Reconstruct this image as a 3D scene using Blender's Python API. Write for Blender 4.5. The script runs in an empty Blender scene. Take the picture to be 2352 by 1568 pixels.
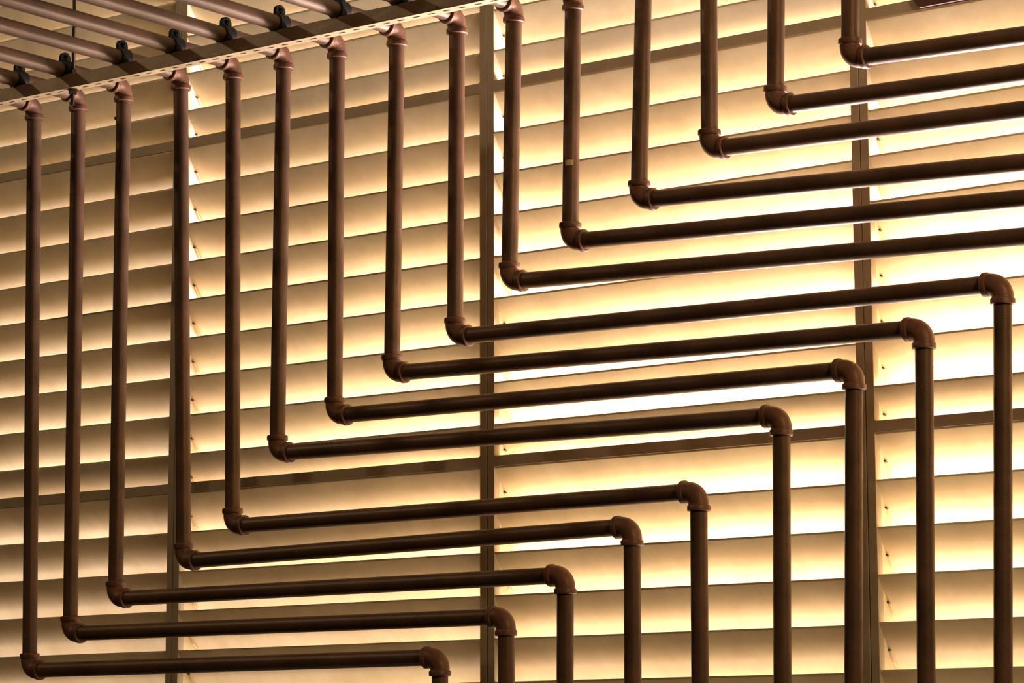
import bpy, bmesh, math, random
from mathutils import Vector, Matrix
random.seed(7)
C = bpy.context.scene.collection
sc = bpy.context.scene

# ------------------------------------------------------------------ camera
cam_d = bpy.data.cameras.new('camera'); cam = bpy.data.objects.new('camera', cam_d); C.objects.link(cam)
_r = Vector((0.7923473, 0.61006605, -0.00227506)); _f = Vector((-0.60294725, 0.78365878, 0.14944405)).normalized()
_u = _r.cross(_f).normalized(); _r = _f.cross(_u).normalized()
cam.matrix_world = Matrix(((_r.x, _u.x, -_f.x, 4.09365643), (_r.y, _u.y, -_f.y, -5.19500302), (_r.z, _u.z, -_f.z, 1.54931951), (0, 0, 0, 1)))
cam_d.sensor_width = 36.0; cam_d.lens = 6500.0 / 2352.0 * 36.0; cam_d.clip_end = 200
sc.camera = cam

# ------------------------------------------------------------------ light and exposure
sc.view_settings.view_transform = 'Standard'; sc.view_settings.look = 'None'
sc.view_settings.gamma = 1.0; sc.view_settings.use_curve_mapping = False
sc.view_settings.exposure = -0.08
w = bpy.data.worlds.new('evening_sky'); sc.world = w; w.use_nodes = True
w.node_tree.nodes['Background'].inputs[0].default_value = (1.0, 0.74, 0.42, 1)
w.node_tree.nodes['Background'].inputs[1].default_value = 0.3

def area(name, loc, target, sx, sy, power, col):
    l = bpy.data.lights.new(name, 'AREA'); l.shape = 'RECTANGLE'; l.size = sx; l.size_y = sy; l.energy = power; l.color = col
    o = bpy.data.objects.new(name, l); C.objects.link(o); o.location = loc
    o.rotation_euler = (Vector(target) - Vector(loc)).to_track_quat('-Z', 'Y').to_euler(); return o
def point(name, loc, power, col, rad):
    l = bpy.data.lights.new(name, 'POINT'); l.energy = power; l.color = col; l.shadow_soft_size = rad
    o = bpy.data.objects.new(name, l); C.objects.link(o); o.location = loc; return o
# floodlight standing outside behind the louvres, a lit yard below them, the plant room's own lamp, and added fill lights
area('yard_floodlight', (1.05, 0.90, 2.17), (1.05, 0.10, 3.2), 1.9, 0.5, 400, (1.0, 0.88, 0.94))
wash = area('louvre_wash_light', (-0.5, 0.80, 0.0), (-0.5, 0.14, 3.3), 4.6, 0.45, 56, (1.0, 0.86, 0.90)); wash.data.spread = math.radians(24)
area('lit_yard', (1.1, 2.1, 0.3), (1.1, 0.0, 2.9), 4.0, 1.8, 260, (1.0, 0.83, 0.66))
point('plant_room_lamp', (-4.2, -3.2, 5.6), 150, (1.0, 0.72, 0.45), 0.06)
area('added_side_fill', (4.6, -1.9, 4.0), (0.9, -0.3, 2.9), 0.5, 1.2, 85, (1.0, 0.72, 0.42))  # soft fill added from the right to lift pipes and frames, not a fixture
area('added_floor_fill', (0.2, -0.25, 0.12), (0.2, -0.25, 3.0), 4.0, 0.3, 3, (1.0, 0.82, 0.58))  # unseen light added at floor level to brighten pipe and strut undersides

# ------------------------------------------------------------------ materials
def mat(name, base, rough=0.5, metal=0.0, dark=None, scale=8.0, amount=0.5, bump=0.0, bscale=120.0, spec=0.5):
    m = bpy.data.materials.new(name); m.use_nodes = True; nt = m.node_tree; b = nt.nodes['Principled BSDF']
    b.inputs['Roughness'].default_value = rough; b.inputs['Metallic'].default_value = metal
    b.inputs['Specular IOR Level'].default_value = spec
    tc = nt.nodes.new('ShaderNodeTexCoord')
    if dark:
        n = nt.nodes.new('ShaderNodeTexNoise'); n.inputs['Scale'].default_value = scale; n.inputs['Detail'].default_value = 8
        n.inputs['Roughness'].default_value = 0.65
        nt.links.new(tc.outputs['Object'], n.inputs['Vector'])
        r = nt.nodes.new('ShaderNodeValToRGB'); r.color_ramp.elements[0].position = 0.5 - amount / 2; r.color_ramp.elements[1].position = 0.5 + amount / 2
        r.color_ramp.elements[0].color = (*dark, 1); r.color_ramp.elements[1].color = (*base, 1)
        nt.links.new(n.outputs['Fac'], r.inputs['Fac']); nt.links.new(r.outputs['Color'], b.inputs['Base Color'])
    else:
        b.inputs['Base Color'].default_value = (*base, 1)
    if bump:
        n2 = nt.nodes.new('ShaderNodeTexNoise'); n2.inputs['Scale'].default_value = bscale; n2.inputs['Detail'].default_value = 4
        nt.links.new(tc.outputs['Object'], n2.inputs['Vector'])
        bp = nt.nodes.new('ShaderNodeBump'); bp.inputs['Strength'].default_value = bump; bp.inputs['Distance'].default_value = 0.002
        nt.links.new(n2.outputs['Fac'], bp.inputs['Height']); nt.links.new(bp.outputs['Normal'], b.inputs['Normal'])
    return m
M_blade = mat('cream_louvre_paint', (0.85, 0.715, 0.46), 0.45, dark=(0.66, 0.53, 0.31), scale=7, amount=0.42, bump=0.08, bscale=30)
M_frame = mat('louvre_frame_paint', (0.46, 0.37, 0.24), 0.5, dark=(0.38, 0.30, 0.19), scale=14, amount=0.4, bump=0.12)
M_jamb = mat('louvre_end_plate_paint', (0.78, 0.62, 0.40), 0.5, dark=(0.70, 0.58, 0.38), scale=12, amount=0.5, bump=0.1)
M_gap = mat('dark_mullion_seam', (0.02, 0.016, 0.012), 0.8)
M_pipe = mat('brown_pipe_paint', (0.125, 0.062, 0.038), 0.42, dark=(0.060, 0.035, 0.022), scale=9, amount=0.35, bump=0.25, bscale=260, spec=0.38)
M_elbow = mat('rusty_elbow_paint', (0.17, 0.070, 0.042), 0.46, dark=(0.085, 0.040, 0.026), scale=22, amount=0.4, bump=0.35, bscale=200, spec=0.45)
M_strut = mat('galvanised_strut', (0.74, 0.57, 0.36), 0.5, dark=(0.54, 0.40, 0.24), scale=30, amount=0.45, bump=0.2)
M_clamp = mat('black_clamp_steel', (0.008, 0.008, 0.006), 0.6, dark=(0.005, 0.004, 0.003), scale=30, bump=0.2, spec=0.25)
M_rod = mat('dark_threaded_steel', (0.05, 0.035, 0.025), 0.4, metal=0.4)
M_beam = mat('dark_red_steel_paint', (0.10, 0.035, 0.02), 0.5, dark=(0.06, 0.02, 0.012), scale=25, bump=0.2)
M_conc = mat('concrete', (0.16, 0.125, 0.09), 0.85, dark=(0.12, 0.09, 0.06), scale=3, bump=0.2)
M_wall = mat('wall_plaster', (0.16, 0.12, 0.08), 0.85, dark=(0.12, 0.09, 0.06), scale=3)
M_yard = mat('yard_ground', (0.42, 0.34, 0.22), 0.9, dark=(0.34, 0.26, 0.16), scale=2)
M_tape = mat('old_tan_label', (0.50, 0.36, 0.18), 0.6)
M_scale = mat('bright_scuff', (0.6, 0.45, 0.3), 0.5)

for m_ in (M_pipe, M_elbow):
    b_ = m_.node_tree.nodes['Principled BSDF']; b_.inputs['Specular Tint'].default_value = (1.0, 0.72, 0.44, 1); b_.inputs['Coat Weight'].default_value = 0.0; b_.inputs['Coat Roughness'].default_value = 0.35; b_.inputs['Coat IOR'].default_value = 1.7
# ------------------------------------------------------------------ helpers
def obj(name, bm, m, parent=None, smooth=None):
    me = bpy.data.meshes.new(name); bmesh.ops.recalc_face_normals(bm, faces=bm.faces); bm.to_mesh(me); bm.free()
    if smooth is not None:
        for p in me.polygons: p.use_smooth = True
        try: me.set_sharp_from_angle(angle=math.radians(smooth))
        except Exception: pass
    me.materials.append(m); o = bpy.data.objects.new(name, me); C.objects.link(o)
    if parent: o.parent = parent; o.matrix_parent_inverse = Matrix.Translation(parent.location).inverted()
    return o
def tag(o, label=None, cat=None, group=None, kind=None):
    if label: o['label'] = label
    if cat: o['category'] = cat
    if group: o['group'] = group
    if kind: o['kind'] = kind
    return o
def thing(name, loc, label, cat, group=None, kind=None):
    o = bpy.data.objects.new(name, None); C.objects.link(o); o.location = loc; o.empty_display_size = 0.05
    return tag(o, label, cat, group, kind)
def box(bm, x0, x1, y0, y1, z0, z1, bev=0.0):
    vs = [bm.verts.new(p) for p in ((x0,y0,z0),(x1,y0,z0),(x1,y1,z0),(x0,y1,z0),(x0,y0,z1),(x1,y0,z1),(x1,y1,z1),(x0,y1,z1))]
    fs = [bm.faces.new([vs[i] for i in q]) for q in ((0,3,2,1),(4,5,6,7),(0,1,5,4),(1,2,6,5),(2,3,7,6),(3,0,4,7))]
    if bev:
        es = list({e for f in fs for e in f.edges}); bmesh.ops.bevel(bm, geom=es, offset=bev, segments=2, affect='EDGES')
def sweep(bm, pts, rad, n=40, caps=True):
    """circle swept along a polyline with one radius per point"""
    P = [Vector(p) for p in pts]; N = len(P); T = []
    for i in range(N):
        a = P[max(i-1,0)]; b = P[min(i+1,N-1)]
        d = b - a
        k = i
        while d.length < 1e-7 and k+1 < N-1: k += 1; d = P[k+1] - P[i]
        T.append(d.normalized())
    ref = Vector((0,0,1)) if abs(T[0].z) < .9 else Vector((1,0,0))
    nrm = (ref - T[0]*ref.dot(T[0])).normalized(); rings = []
    for i in range(N):
        nrm = (nrm - T[i]*nrm.dot(T[i])).normalized(); bn = T[i].cross(nrm)
        rings.append([bm.verts.new(P[i] + (nrm*math.cos(2*math.pi*k/n) + bn*math.sin(2*math.pi*k/n))*rad[i]) for k in range(n)])
    for a, b in zip(rings, rings[1:]):
        for k in range(n): bm.faces.new((a[k], a[(k+1)%n], b[(k+1)%n], b[k]))
    if caps: bm.faces.new(rings[0][::-1]); bm.faces.new(rings[-1])

# ------------------------------------------------------------------ louvre wall
Z0 = 3.35; P = 0.10           # height of louvre row 0, louvre spacing
K_TOP, K_BOT = -7, 20
MULL = [-2.036, -1.018, 0.0, 1.0234, 2.045]
TR = 0.024                    # transom height
def frame_mesh(x0, x1, dz):
    """welded frame with rounded inner corners, from a flat outline with holes"""
    cu = bpy.data.curves.new('f', 'CURVE'); cu.dimensions = '2D'; cu.fill_mode = 'BOTH'; cu.extrude = 0.010; cu.bevel_depth = 0.0008; cu.bevel_resolution = 1
    def loop(a, b, c, d, r):
        sp = cu.splines.new('POLY'); pts = []
        for (cx, cz, s) in ((b-r, d-r, 0), (a+r, d-r, 1), (a+r, c+r, 2), (b-r, c+r, 3)):
            for q in range(5):
                t = math.pi/2*(s+q/4); pts.append((cx+r*math.cos(t), cz+r*math.sin(t)))
        sp.points.add(len(pts)-1)
        for p_, (x, z) in zip(sp.points, pts): p_.co = (x, z, 0, 1)
        sp.use_cyclic_u = True
    st = 0.0185
    zb = Z0 - P*K_BOT; zt = Z0 - P*K_TOP
    loop(x0, x1, zb, zt + TR, 0.0015)
    for ka, kb in ((-7, 2), (2, 11), (11, 20)):
        loop(x0+st, x1-st, Z0 - P*kb + TR + dz, Z0 - P*ka + (dz if ka > -7 else 0), 0.005)
    o = bpy.data.objects.new('f', cu); C.objects.link(o); bpy.context.view_layer.update()
    me = bpy.data.meshes.new_from_object(o.evaluated_get(bpy.context.evaluated_depsgraph_get()))
    bpy.data.objects.remove(o); bpy.data.curves.remove(cu)
    me.transform(Matrix.Rotation(math.pi/2, 4, 'X')); me.transform(Matrix.Translation((0, 0.0098, 0)))
    me.name = 'frame'; return me
win_lab = ['dim louvred panel at the far left, beside the left mullion',
           'louvred panel between the left mullion and the central one',
           'brightest louvred panel, between central and right mullion',
           'louvred panel at the right edge of the photo, beyond the right mullion']
for n in range(4):
    x0 = MULL[n] + 0.0245; x1 = MULL[n+1] + 0.0205; dz = 0.004 if n == 3 else 0.0
    win = thing('window_%d' % (n+1), ((x0+x1)/2, 0, Z0 - P*K_BOT), 'cream metal ' + win_lab[n], 'louvred window', kind='structure')
    me = frame_mesh(x0, x1, dz); me.materials.clear(); me.materials.append(M_frame)
    fo = bpy.data.objects.new('window_frame', me); C.objects.link(fo); fo.parent = win
    fo.matrix_parent_inverse = Matrix.Translation(win.location).inverted()
    ja, jb = x0 + 0.0165, x1 - 0.0165
    for (a, b) in ((ja, ja+0.0022), (jb-0.0022, jb)):
        bm = bmesh.new(); box(bm, a, b, 0.0008, 0.105, Z0-P*K_BOT+TR+0.001, Z0-P*K_TOP-0.001); obj('end_plate', bm, M_jamb, win)
    for ka, kb in ((-7, 2), (2, 11), (11, 20)):
        bm = bmesh.new(); cl = bmesh.new()
        for k in range(ka, kb):
            zf = Z0 - P*k + dz - 0.0006
            if k == ka: zf = Z0 - P*k + dz - 0.0004
            y0, y1 = 0.001, 0.087; dzv = 0.118; t = 0.0024
            a, b = ja + 0.0023, jb - 0.0023
            # folded sheet: short front hem, flat blade sloping down and outwards, small back hem
            prof = [(y0, zf), (y0, zf-0.0045), (y0+0.0022, zf-0.0045-0.003), (y1, zf-dzv), (y1+0.004, zf-dzv+0.004), (y1+0.003, zf-dzv+0.007), (y0+0.0040, zf-0.0045+0.001), (y0+0.003, zf)]
            L = [bm.verts.new((a, y, z)) for y, z in prof]; R_ = [bm.verts.new((b, y, z)) for y, z in prof]
            for i in range(len(prof)):
                j = (i+1) % len(prof); bm.faces.new((L[i], L[j], R_[j], R_[i]))
            bm.faces.new(L[::-1]); bm.faces.new(R_)
            # clip that holds the left end of each blade: small black screw head and bent tab
            def on(s, off): return (y0+0.0022+(y1-y0-0.0022)*s - off*0.806, zf-0.0075-(dzv-0.0075)*s - off*0.592)
            q = [on(0.46, 0.0), on(0.46, 0.004), on(0.66, 0.0055), on(0.78, 0.0)]
            L = [cl.verts.new((a+0.0003, y, z)) for y, z in q]; R_ = [cl.verts.new((a+0.006, y, z)) for y, z in q]
            for i in range(4):
                j = (i+1) % 4; cl.faces.new((L[i], L[j], R_[j], R_[i]))
            cl.faces.new(L[::-1]); cl.faces.new(R_)
        obj('louver_slats', bm, M_blade, win)
        obj('slat_clips', cl, M_jamb, win)
        sm = bmesh.new()
        for k in range(ka, kb):
            zf = Z0 - P*k + dz - 0.0006; s = 0.43
            y = 0.0032+0.0838*s - 0.003; z = zf-0.0075-0.1105*s - 0.002
            sweep(sm, [(ja+0.0026, y, z), (ja+0.0062, y, z)], [0.0020, 0.0016], 8)
        obj('screw_heads', sm, M_gap, win, smooth=40)
for i, x in enumerate(MULL[1:4]):
    bm = bmesh.new(); box(bm, x+0.0206, x+0.0244, 0.004, 0.10, Z0-P*K_BOT, Z0-P*K_TOP+TR)
    tag(obj('trim_%d' % (i+1), bm, M_gap), 'dark seam strip between two louvre frames at mullion %d from the left' % (i+1), 'mullion seam', kind='structure')
zb = Z0 - P*K_BOT; zt = Z0 - P*K_TOP + TR
bm = bmesh.new()
box(bm, -6, 8, 0.0, 0.15, 0, zb-0.001); box(bm, -6, 8, 0.0, 0.15, zt+0.001, 6.2)
box(bm, -6, MULL[0]+0.024, 0.0, 0.15, zb-0.001, zt+0.001); box(bm, MULL[4]+0.021, 8, 0.0, 0.15, zb-0.001, zt+0.001)
tag(obj('wall_back', bm, M_wall), 'plastered wall around the louvred panels', 'wall', kind='structure')
for nm, d in (('wall_left', (-6.15, -6, -9, 0.15)), ('wall_right', (8, 8.15, -9, 0.15)), ('wall_front', (-6.15, 8.15, -9.15, -9))):
    bm = bmesh.new(); box(bm, d[0], d[1], d[2], d[3], 0, 6.2); tag(obj(nm, bm, M_wall), 'plain plant room wall', 'wall', kind='structure')
bm = bmesh.new(); box(bm, -6.15, 8.15, -9.15, 0.15, -0.2, 0); tag(obj('floor', bm, M_conc), 'concrete floor', 'floor', kind='structure')
bm = bmesh.new(); box(bm, -6.15, 8.15, -9.15, 0.15, 6.2, 6.4); tag(obj('ceiling', bm, M_conc), 'concrete ceiling', 'ceiling', kind='structure')
bm = bmesh.new(); box(bm, -12, 12, 0.16, 14, -0.5, -0.22); tag(obj('ground', bm, M_yard), 'yard ground outside the louvres', 'ground', kind='structure')

# ------------------------------------------------------------------ pipes
RP = 0.0183; YP = -0.30; ZC = 3.247; CE = 0.042
# x at the ceiling turn, x and z of the lower-left turn, x and z of the upper-right turn, x near the floor
RUNS = [(-1.2244,-1.1936,1.7961, 0.1241,1.7955, 0.128), (-1.0619,-1.0518,1.8830, 0.3090,1.8788, 0.318),
        (-0.8992,-0.8956,1.9628, 0.4706,1.9624, 0.452), (-0.7018,-0.6671,2.0437, 0.6468,2.0576, 0.640),
        (-0.5253,-0.5081,2.1191, 0.8173,2.1215, 0.806), (-0.3599,-0.3680,2.2828, 1.0229,2.2645, 0.990),
        (-0.1905,-0.1903,2.3575, 1.1972,2.3446, 1.135), (-0.0065,-0.0183,2.4419, 1.3587,2.4127, 1.310),
        ( 0.1718, 0.1659,2.5084, 1.5352,2.4842, 1.460), ( 0.3357, 0.3202,2.6168, 1.95,2.5573, None),
        ( 0.5006, 0.4880,2.6876, 1.95,2.6322, None), ( 0.6908, 0.6722,2.7566, 1.95,2.7015, None),
        ( 0.8590, 0.8556,2.8431, 1.95,2.8116, None), ( 1.0300, 1.0204,2.9126, 1.95,2.8855, None),
        ( 1.2083, 1.2025,2.9850, 1.95,2.9584, None)]
ORD = ['outermost', 'second', 'third', 'fourth', 'fifth', 'sixth', 'seventh', 'eighth', 'ninth', 'tenth', 'eleventh', 'twelfth', 'thirteenth', 'fourteenth', 'fifteenth']
LAB = ['leftmost brown pipe run, its level run lowest of all along the bottom of the photo',
       'second brown pipe run from the left, its ceiling clamp beside the hanger rod',
       'third brown pipe run from the left, level run ending just above the rightmost elbow of the lowest two',
       'fourth brown pipe run from the left, dropping in front of the left mullion',
       'fifth brown pipe run from the left, level run just below the lower window transom',
       'sixth brown pipe run from the left, level run just above the lower window transom',
       'seventh brown pipe run from the left, turning down again against the right mullion',
       'eighth brown pipe run from the left, turning down again just right of the right mullion',
       'ninth brown pipe run from the left, its last drop nearest the right edge',
       'tenth brown pipe run, dropping just right of the central mullion and leaving at right edge',
       'eleventh brown pipe run from the left, with the small tan label on its drop',
       'twelfth brown pipe run from the left, fourth from the right along the top edge',
       'thirteenth brown pipe run, third from the right among those leaving the right edge',
       'fourteenth brown pipe run, second shortest drop, level run right above the thirteenth',
       'fifteenth brown pipe run, shortest drop, in front of the right mullion at the top']
LAB[2] = 'third brown pipe run from the left, level run third from the bottom'
def pipe_mesh(a, b, r=RP):
    bm = bmesh.new(); a = Vector(a); b = Vector(b); n = max(2, int((b-a).length/0.25)); sweep(bm, [a.lerp(b, i/n) for i in range(n+1)], [r]*(n+1), 40); return bm
def elbow_mesh(c, pa, pb):
    """threaded elbow at corner c, mouths towards pa and pb"""
    c = Vector(c); da = (Vector(pa)-c).normalized(); db = (Vector(pb)-c).normalized(); tb = CE - 0.011
    pts = []; rad = []
    def end(d, rev):
        s = [(CE-0.010, RP+0.0006), (CE, RP+0.0006), (CE, 0.0232), (CE-0.0015, 0.0246), (CE-0.0095, 0.0248), (CE-0.0120, 0.0236), (CE-0.0128, 0.0216)]
        s = s[::-1] if rev else s
        for q, r in s: pts.append(c + d*q); rad.append(r)
    end(da, False)
    t = tb - 0.003; A = c + da*t; B = c + db*t
    for i in range(13):
        u = i/12; w_ = 0.7071
        q = (A*(1-u)**2 + c*(2*u*(1-u)*w_) + B*u*u) / ((1-u)**2 + 2*u*(1-u)*w_ + u*u)
        pts.append(q); rad.append(0.0215 + 0.0006*math.sin(math.pi*u))
    end(db, True)
    bm = bmesh.new()
    # tangents are taken explicitly so that the flat collar faces stay square
    P_ = pts; N = len(P_); T = []
    for i in range(N):
        if i < 7: T.append(-da)
        elif i >= N-7: T.append(db)
        else: T.append((P_[i+1]-P_[i-1]).normalized())
    axis = da.cross(db).normalized(); n = 40; rings = []
    for i in range(N):
        n1 = axis; n2 = T[i].cross(n1).normalized()
        rings.append([bm.verts.new(P_[i] + (n1*math.cos(2*math.pi*k/n) + n2*math.sin(2*math.pi*k/n))*rad[i]) for k in range(n)])
    for a, b in zip(rings, rings[1:]):
        for k in range(n): bm.faces.new((a[k], a[(k+1)%n], b[(k+1)%n], b[k]))
    return bm
for i, (xt, xa, za, xb, zb_, xf) in enumerate(RUNS):
    S = Vector((xt, -3.2, ZC)); T_ = Vector((xt, YP, ZC)); A = Vector((xa, YP, za)); B = Vector((xb, YP, zb_))
    run = thing('pipe_run', (xf if xf is not None else xa, YP, 0.0), LAB[i], 'pipe', 'stepped brown pipe runs')
    nodes = [S, T_, A, B] + ([Vector((xf, YP, 0.0))] if xf is not None else [])
    for j in range(len(nodes)-1):
        a, b = nodes[j], nodes[j+1]; d = (b-a).normalized()
        pa = a + d*(CE-0.009) if j > 0 else a
        pb = b - d*(CE-0.009) if j < len(nodes)-2 else b
        obj('pipe_section', pipe_mesh(pa, pb), M_pipe, run, smooth=40)
    for j in range(1, len(nodes)-1):
        obj('elbow', elbow_mesh(nodes[j], nodes[j-1], nodes[j+1]), M_elbow, run, smooth=35)
    if i == 2:    # small stud welded to the side of the third drop
        bm = bmesh.new(); q = Vector((-0.8987, YP, 3.163)); dd = Vector((-0.79, -0.61, 0))
        sweep(bm, [q+dd*0.016, q+dd*0.0215, q+dd*0.0232], [0.0045, 0.0045, 0.0025], 14); obj('stud', bm, M_elbow, run, smooth=40)
    if i == 10:   # tan label wrapped round the front of the eleventh drop
        bm = bmesh.new(); zc = 2.86; xc = xa + (xt-xa)*(zc-za)/(ZC-za); g = []
        for z in (zc-0.006, zc+0.006):
            g.append([bm.verts.new((xc + (RP+0.0006)*math.sin(t), YP - (RP+0.0006)*math.cos(t), z)) for t in [math.radians(-5+8*q) for q in range(8)]])
        for q in range(7): bm.faces.new((g[0][q], g[0][q+1], g[1][q+1], g[1][q]))
        lo = obj('label', bm, M_tape, run); tag(lo, 'small tan label'); md = lo.modifiers.new('s', 'SOLIDIFY'); md.thickness = 0.0006; md.offset = 1

# ------------------------------------------------------------------ perforated strut under the ceiling pipes
ST_Y0, ST_Y1 = -0.518, -0.487; ST_T = ZC - RP - 0.0006; ST_B = ST_T - 0.0335; XA, XB = -1.9, 2.2
strut = thing('perforated_strut', (0, (ST_Y0+ST_Y1)/2, ST_B), 'long galvanised steel strut with slotted underside carrying the ceiling pipes', 'strut')
bm = bmesh.new(); t = 0.0022
box(bm, XA, XB, ST_Y0, ST_Y0+t, ST_B+t, ST_T, 0.0005)              # front web
box(bm, XA, XB, ST_Y1-t, ST_Y1, ST_B+t, ST_T, 0.0005)              # rear web
box(bm, XA, XB, ST_Y0+t, ST_Y0+0.008, ST_T-t, ST_T); box(bm, XA, XB, ST_Y1-0.008, ST_Y1-t, ST_T-t, ST_T)
obj('channel', bm, M_strut, strut)
# slotted underside: real slots cut through a plate
cu = bpy.data.curves.new('s', 'CURVE'); cu.dimensions = '2D'; cu.fill_mode = 'BOTH'; cu.extrude = t/2
sp = cu.splines.new('POLY'); sp.points.add(3); sp.use_cyclic_u = True
for p_, c_ in zip(sp.points, ((XA, ST_Y0), (XB, ST_Y0), (XB, ST_Y1), (XA, ST_Y1))): p_.co = (*c_, 0, 1)
ym = (ST_Y0+ST_Y1)/2; x = XA + 0.03
while x < XB - 0.03:
    hl, r = 0.0065, 0.0038; pts = [(x+hl+r*math.cos(a), ym+r*math.sin(a)) for a in [math.radians(-90+30*q) for q in range(7)]] + [(x-hl+r*math.cos(a), ym+r*math.sin(a)) for a in [math.radians(90+30*q) for q in range(7)]]
    sp = cu.splines.new('POLY'); sp.points.add(len(pts)-1); sp.use_cyclic_u = True
    for p_, c_ in zip(sp.points, pts): p_.co = (*c_, 0, 1)
    x += 0.0435
o = bpy.data.objects.new('s', cu); C.objects.link(o); bpy.context.view_layer.update()
me = bpy.data.meshes.new_from_object(o.evaluated_get(bpy.context.evaluated_depsgraph_get())); bpy.data.objects.remove(o); bpy.data.curves.remove(cu)
me.transform(Matrix.Translation((0, 0, ST_B+t/2))); me.materials.clear(); me.materials.append(M_strut)
so = bpy.data.objects.new('slotted_base', me); C.objects.link(so); so.parent = strut; so.matrix_parent_inverse = Matrix.Translation(strut.location).inverted()

# ------------------------------------------------------------------ clamps holding the pipes down to the strut
def clamp_tree():
    root = thing('pipe_clamp', (0, 0, 0), 'x', 'clamp', 'black clamps on the strut')
    bm = bmesh.new(); ra, rb, hw = RP+0.0004, RP+0.0046, 0.0155
    n = 48; g = []
    for y in (-hw, hw):
        for r in (ra, rb):
            g.append([bm.verts.new((r*math.sin(t_), y, r*math.cos(t_))) for t_ in [math.radians(4+352*q/n) for q in range(n+1)]])
    for q in range(n):
        bm.faces.new((g[0][q], g[0][q+1], g[1][q+1], g[1][q])); bm.faces.new((g[2][q+1], g[2][q], g[3][q], g[3][q+1]))
        bm.faces.new((g[1][q], g[1][q+1], g[3][q+1], g[3][q])); bm.faces.new((g[0][q+1], g[0][q], g[2][q], g[2][q+1]))
    for q in (0, n): bm.faces.new([g[0][q], g[1][q], g[3][q], g[2][q]])
    obj('strap', bm, M_clamp, root, smooth=40)
    for s in (-1, 1):
        bm = bmesh.new(); pts = [(-0.0155, RP-0.001), (0.0155, RP-0.001)] + [(0.0155*math.cos(a), 0.0285+0.0150*math.sin(a)) for a in [math.radians(10*q) for q in range(19)]]
        A_ = [bm.verts.new((s*0.0016, y, z)) for y, z in pts]; B_ = [bm.verts.new((s*0.0046, y, z)) for y, z in pts]
        for q in range(len(pts)): bm.faces.new((A_[q], A_[(q+1)%len(pts)], B_[(q+1)%len(pts)], B_[q]))
        bm.faces.new(A_[::-1]); bm.faces.new(B_); obj('ear', bm, M_clamp, root)
    bm = bmesh.new(); sweep(bm, [(-0.013, 0, 0.030), (0.013, 0, 0.030)], [0.0035]*2, 12)
    sweep(bm, [(0.0048, 0, 0.030), (0.0100, 0, 0.030)], [0.0068]*2, 6); sweep(bm, [(-0.0100, 0, 0.030), (-0.0048, 0, 0.030)], [0.0068]*2, 6)
    obj('bolt', bm, M_clamp, root)
    return root
first = clamp_tree()
CL = ['leftmost black strut clamp in view, near the left edge of the photo', 'black strut clamp touching the hanger rod on the strut',
      'black strut clamp, next one right of the hanger rod', 'black strut clamp standing in front of the left mullion',
      'black strut clamp, next one right of the left mullion', 'black strut clamp whose ear nearly touches the top edge of the photo',
      'black strut clamp cut by the top edge, left of the last one in view', 'rightmost black strut clamp in view, only its foot showing at the top edge']
for j in range(8):
    if j == 0: r_ = first
    else:
        r_ = first.copy(); C.objects.link(r_)
        for ch in first.children:
            c_ = ch.copy(); C.objects.link(c_); c_.parent = r_; c_.matrix_parent_inverse = ch.matrix_parent_inverse.copy()
    r_['label'] = CL[j]
    r_.location = (RUNS[j+1][0], (ST_Y0+ST_Y1)/2, ZC)

# ------------------------------------------------------------------ hanger rod through the strut
rx, ry = -0.869, (ST_Y0+ST_Y1)/2
rod = thing('hanger_rod', (rx, ry, ST_B-0.04), 'thin dark threaded rod hanging the strut, beside the second clamp from the left', 'rod')
bm = bmesh.new(); pts = []; rad = []; z = ST_B-0.040; k = 0
while z < ST_T+0.12: pts.append((rx, ry, z)); rad.append(0.0043 if k % 2 else 0.0052); z += 0.0012; k += 1
pts.append((rx-0.05, ry, 6.2)); rad.append(0.0046); sweep(bm, pts, rad, 14); obj('rod_shaft', bm, M_rod, rod, smooth=50)
for nm, z0, z1, r_, n_ in (('nut', ST_B-0.0125, ST_B-0.0025, 0.0105, 6), ('nut', ST_T+0.0030, ST_T+0.013, 0.0105, 6), ('washer', ST_B-0.0025, ST_B-0.0002, 0.0125, 24)):
    bm = bmesh.new(); sweep(bm, [(rx, ry, z0), (rx, ry, z1)], [r_]*2, n_); obj(nm, bm, M_rod, rod)
bm = bmesh.new(); box(bm, rx-0.016, rx+0.016, ry-0.014, ry+0.014, ST_T+0.0002, ST_T+0.0028, 0.0005); obj('washer', bm, M_strut, rod)

# ------------------------------------------------------------------ dark red steel piece over the right-hand transom
bm = bmesh.new(); prof = [(1.2035, 3.1560), (1.1990, 3.1600), (1.1935, 3.168), (1.1890, 3.178), (1.1860, 3.32), (2.3, 3.32), (2.3, 3.1560)]
A_ = [bm.verts.new((x, -0.010, z)) for x, z in prof]; B_ = [bm.verts.new((x, -0.0012, z)) for x, z in prof]
for q in range(len(prof)): bm.faces.new((A_[q], A_[(q+1)%len(prof)], B_[(q+1)%len(prof)], B_[q]))
bm.faces.new(A_[::-1]); bm.faces.new(B_)
tag(obj('steel_beam', bm, M_beam), 'dark red steel beam end cut by the top edge at the upper right', 'beam')
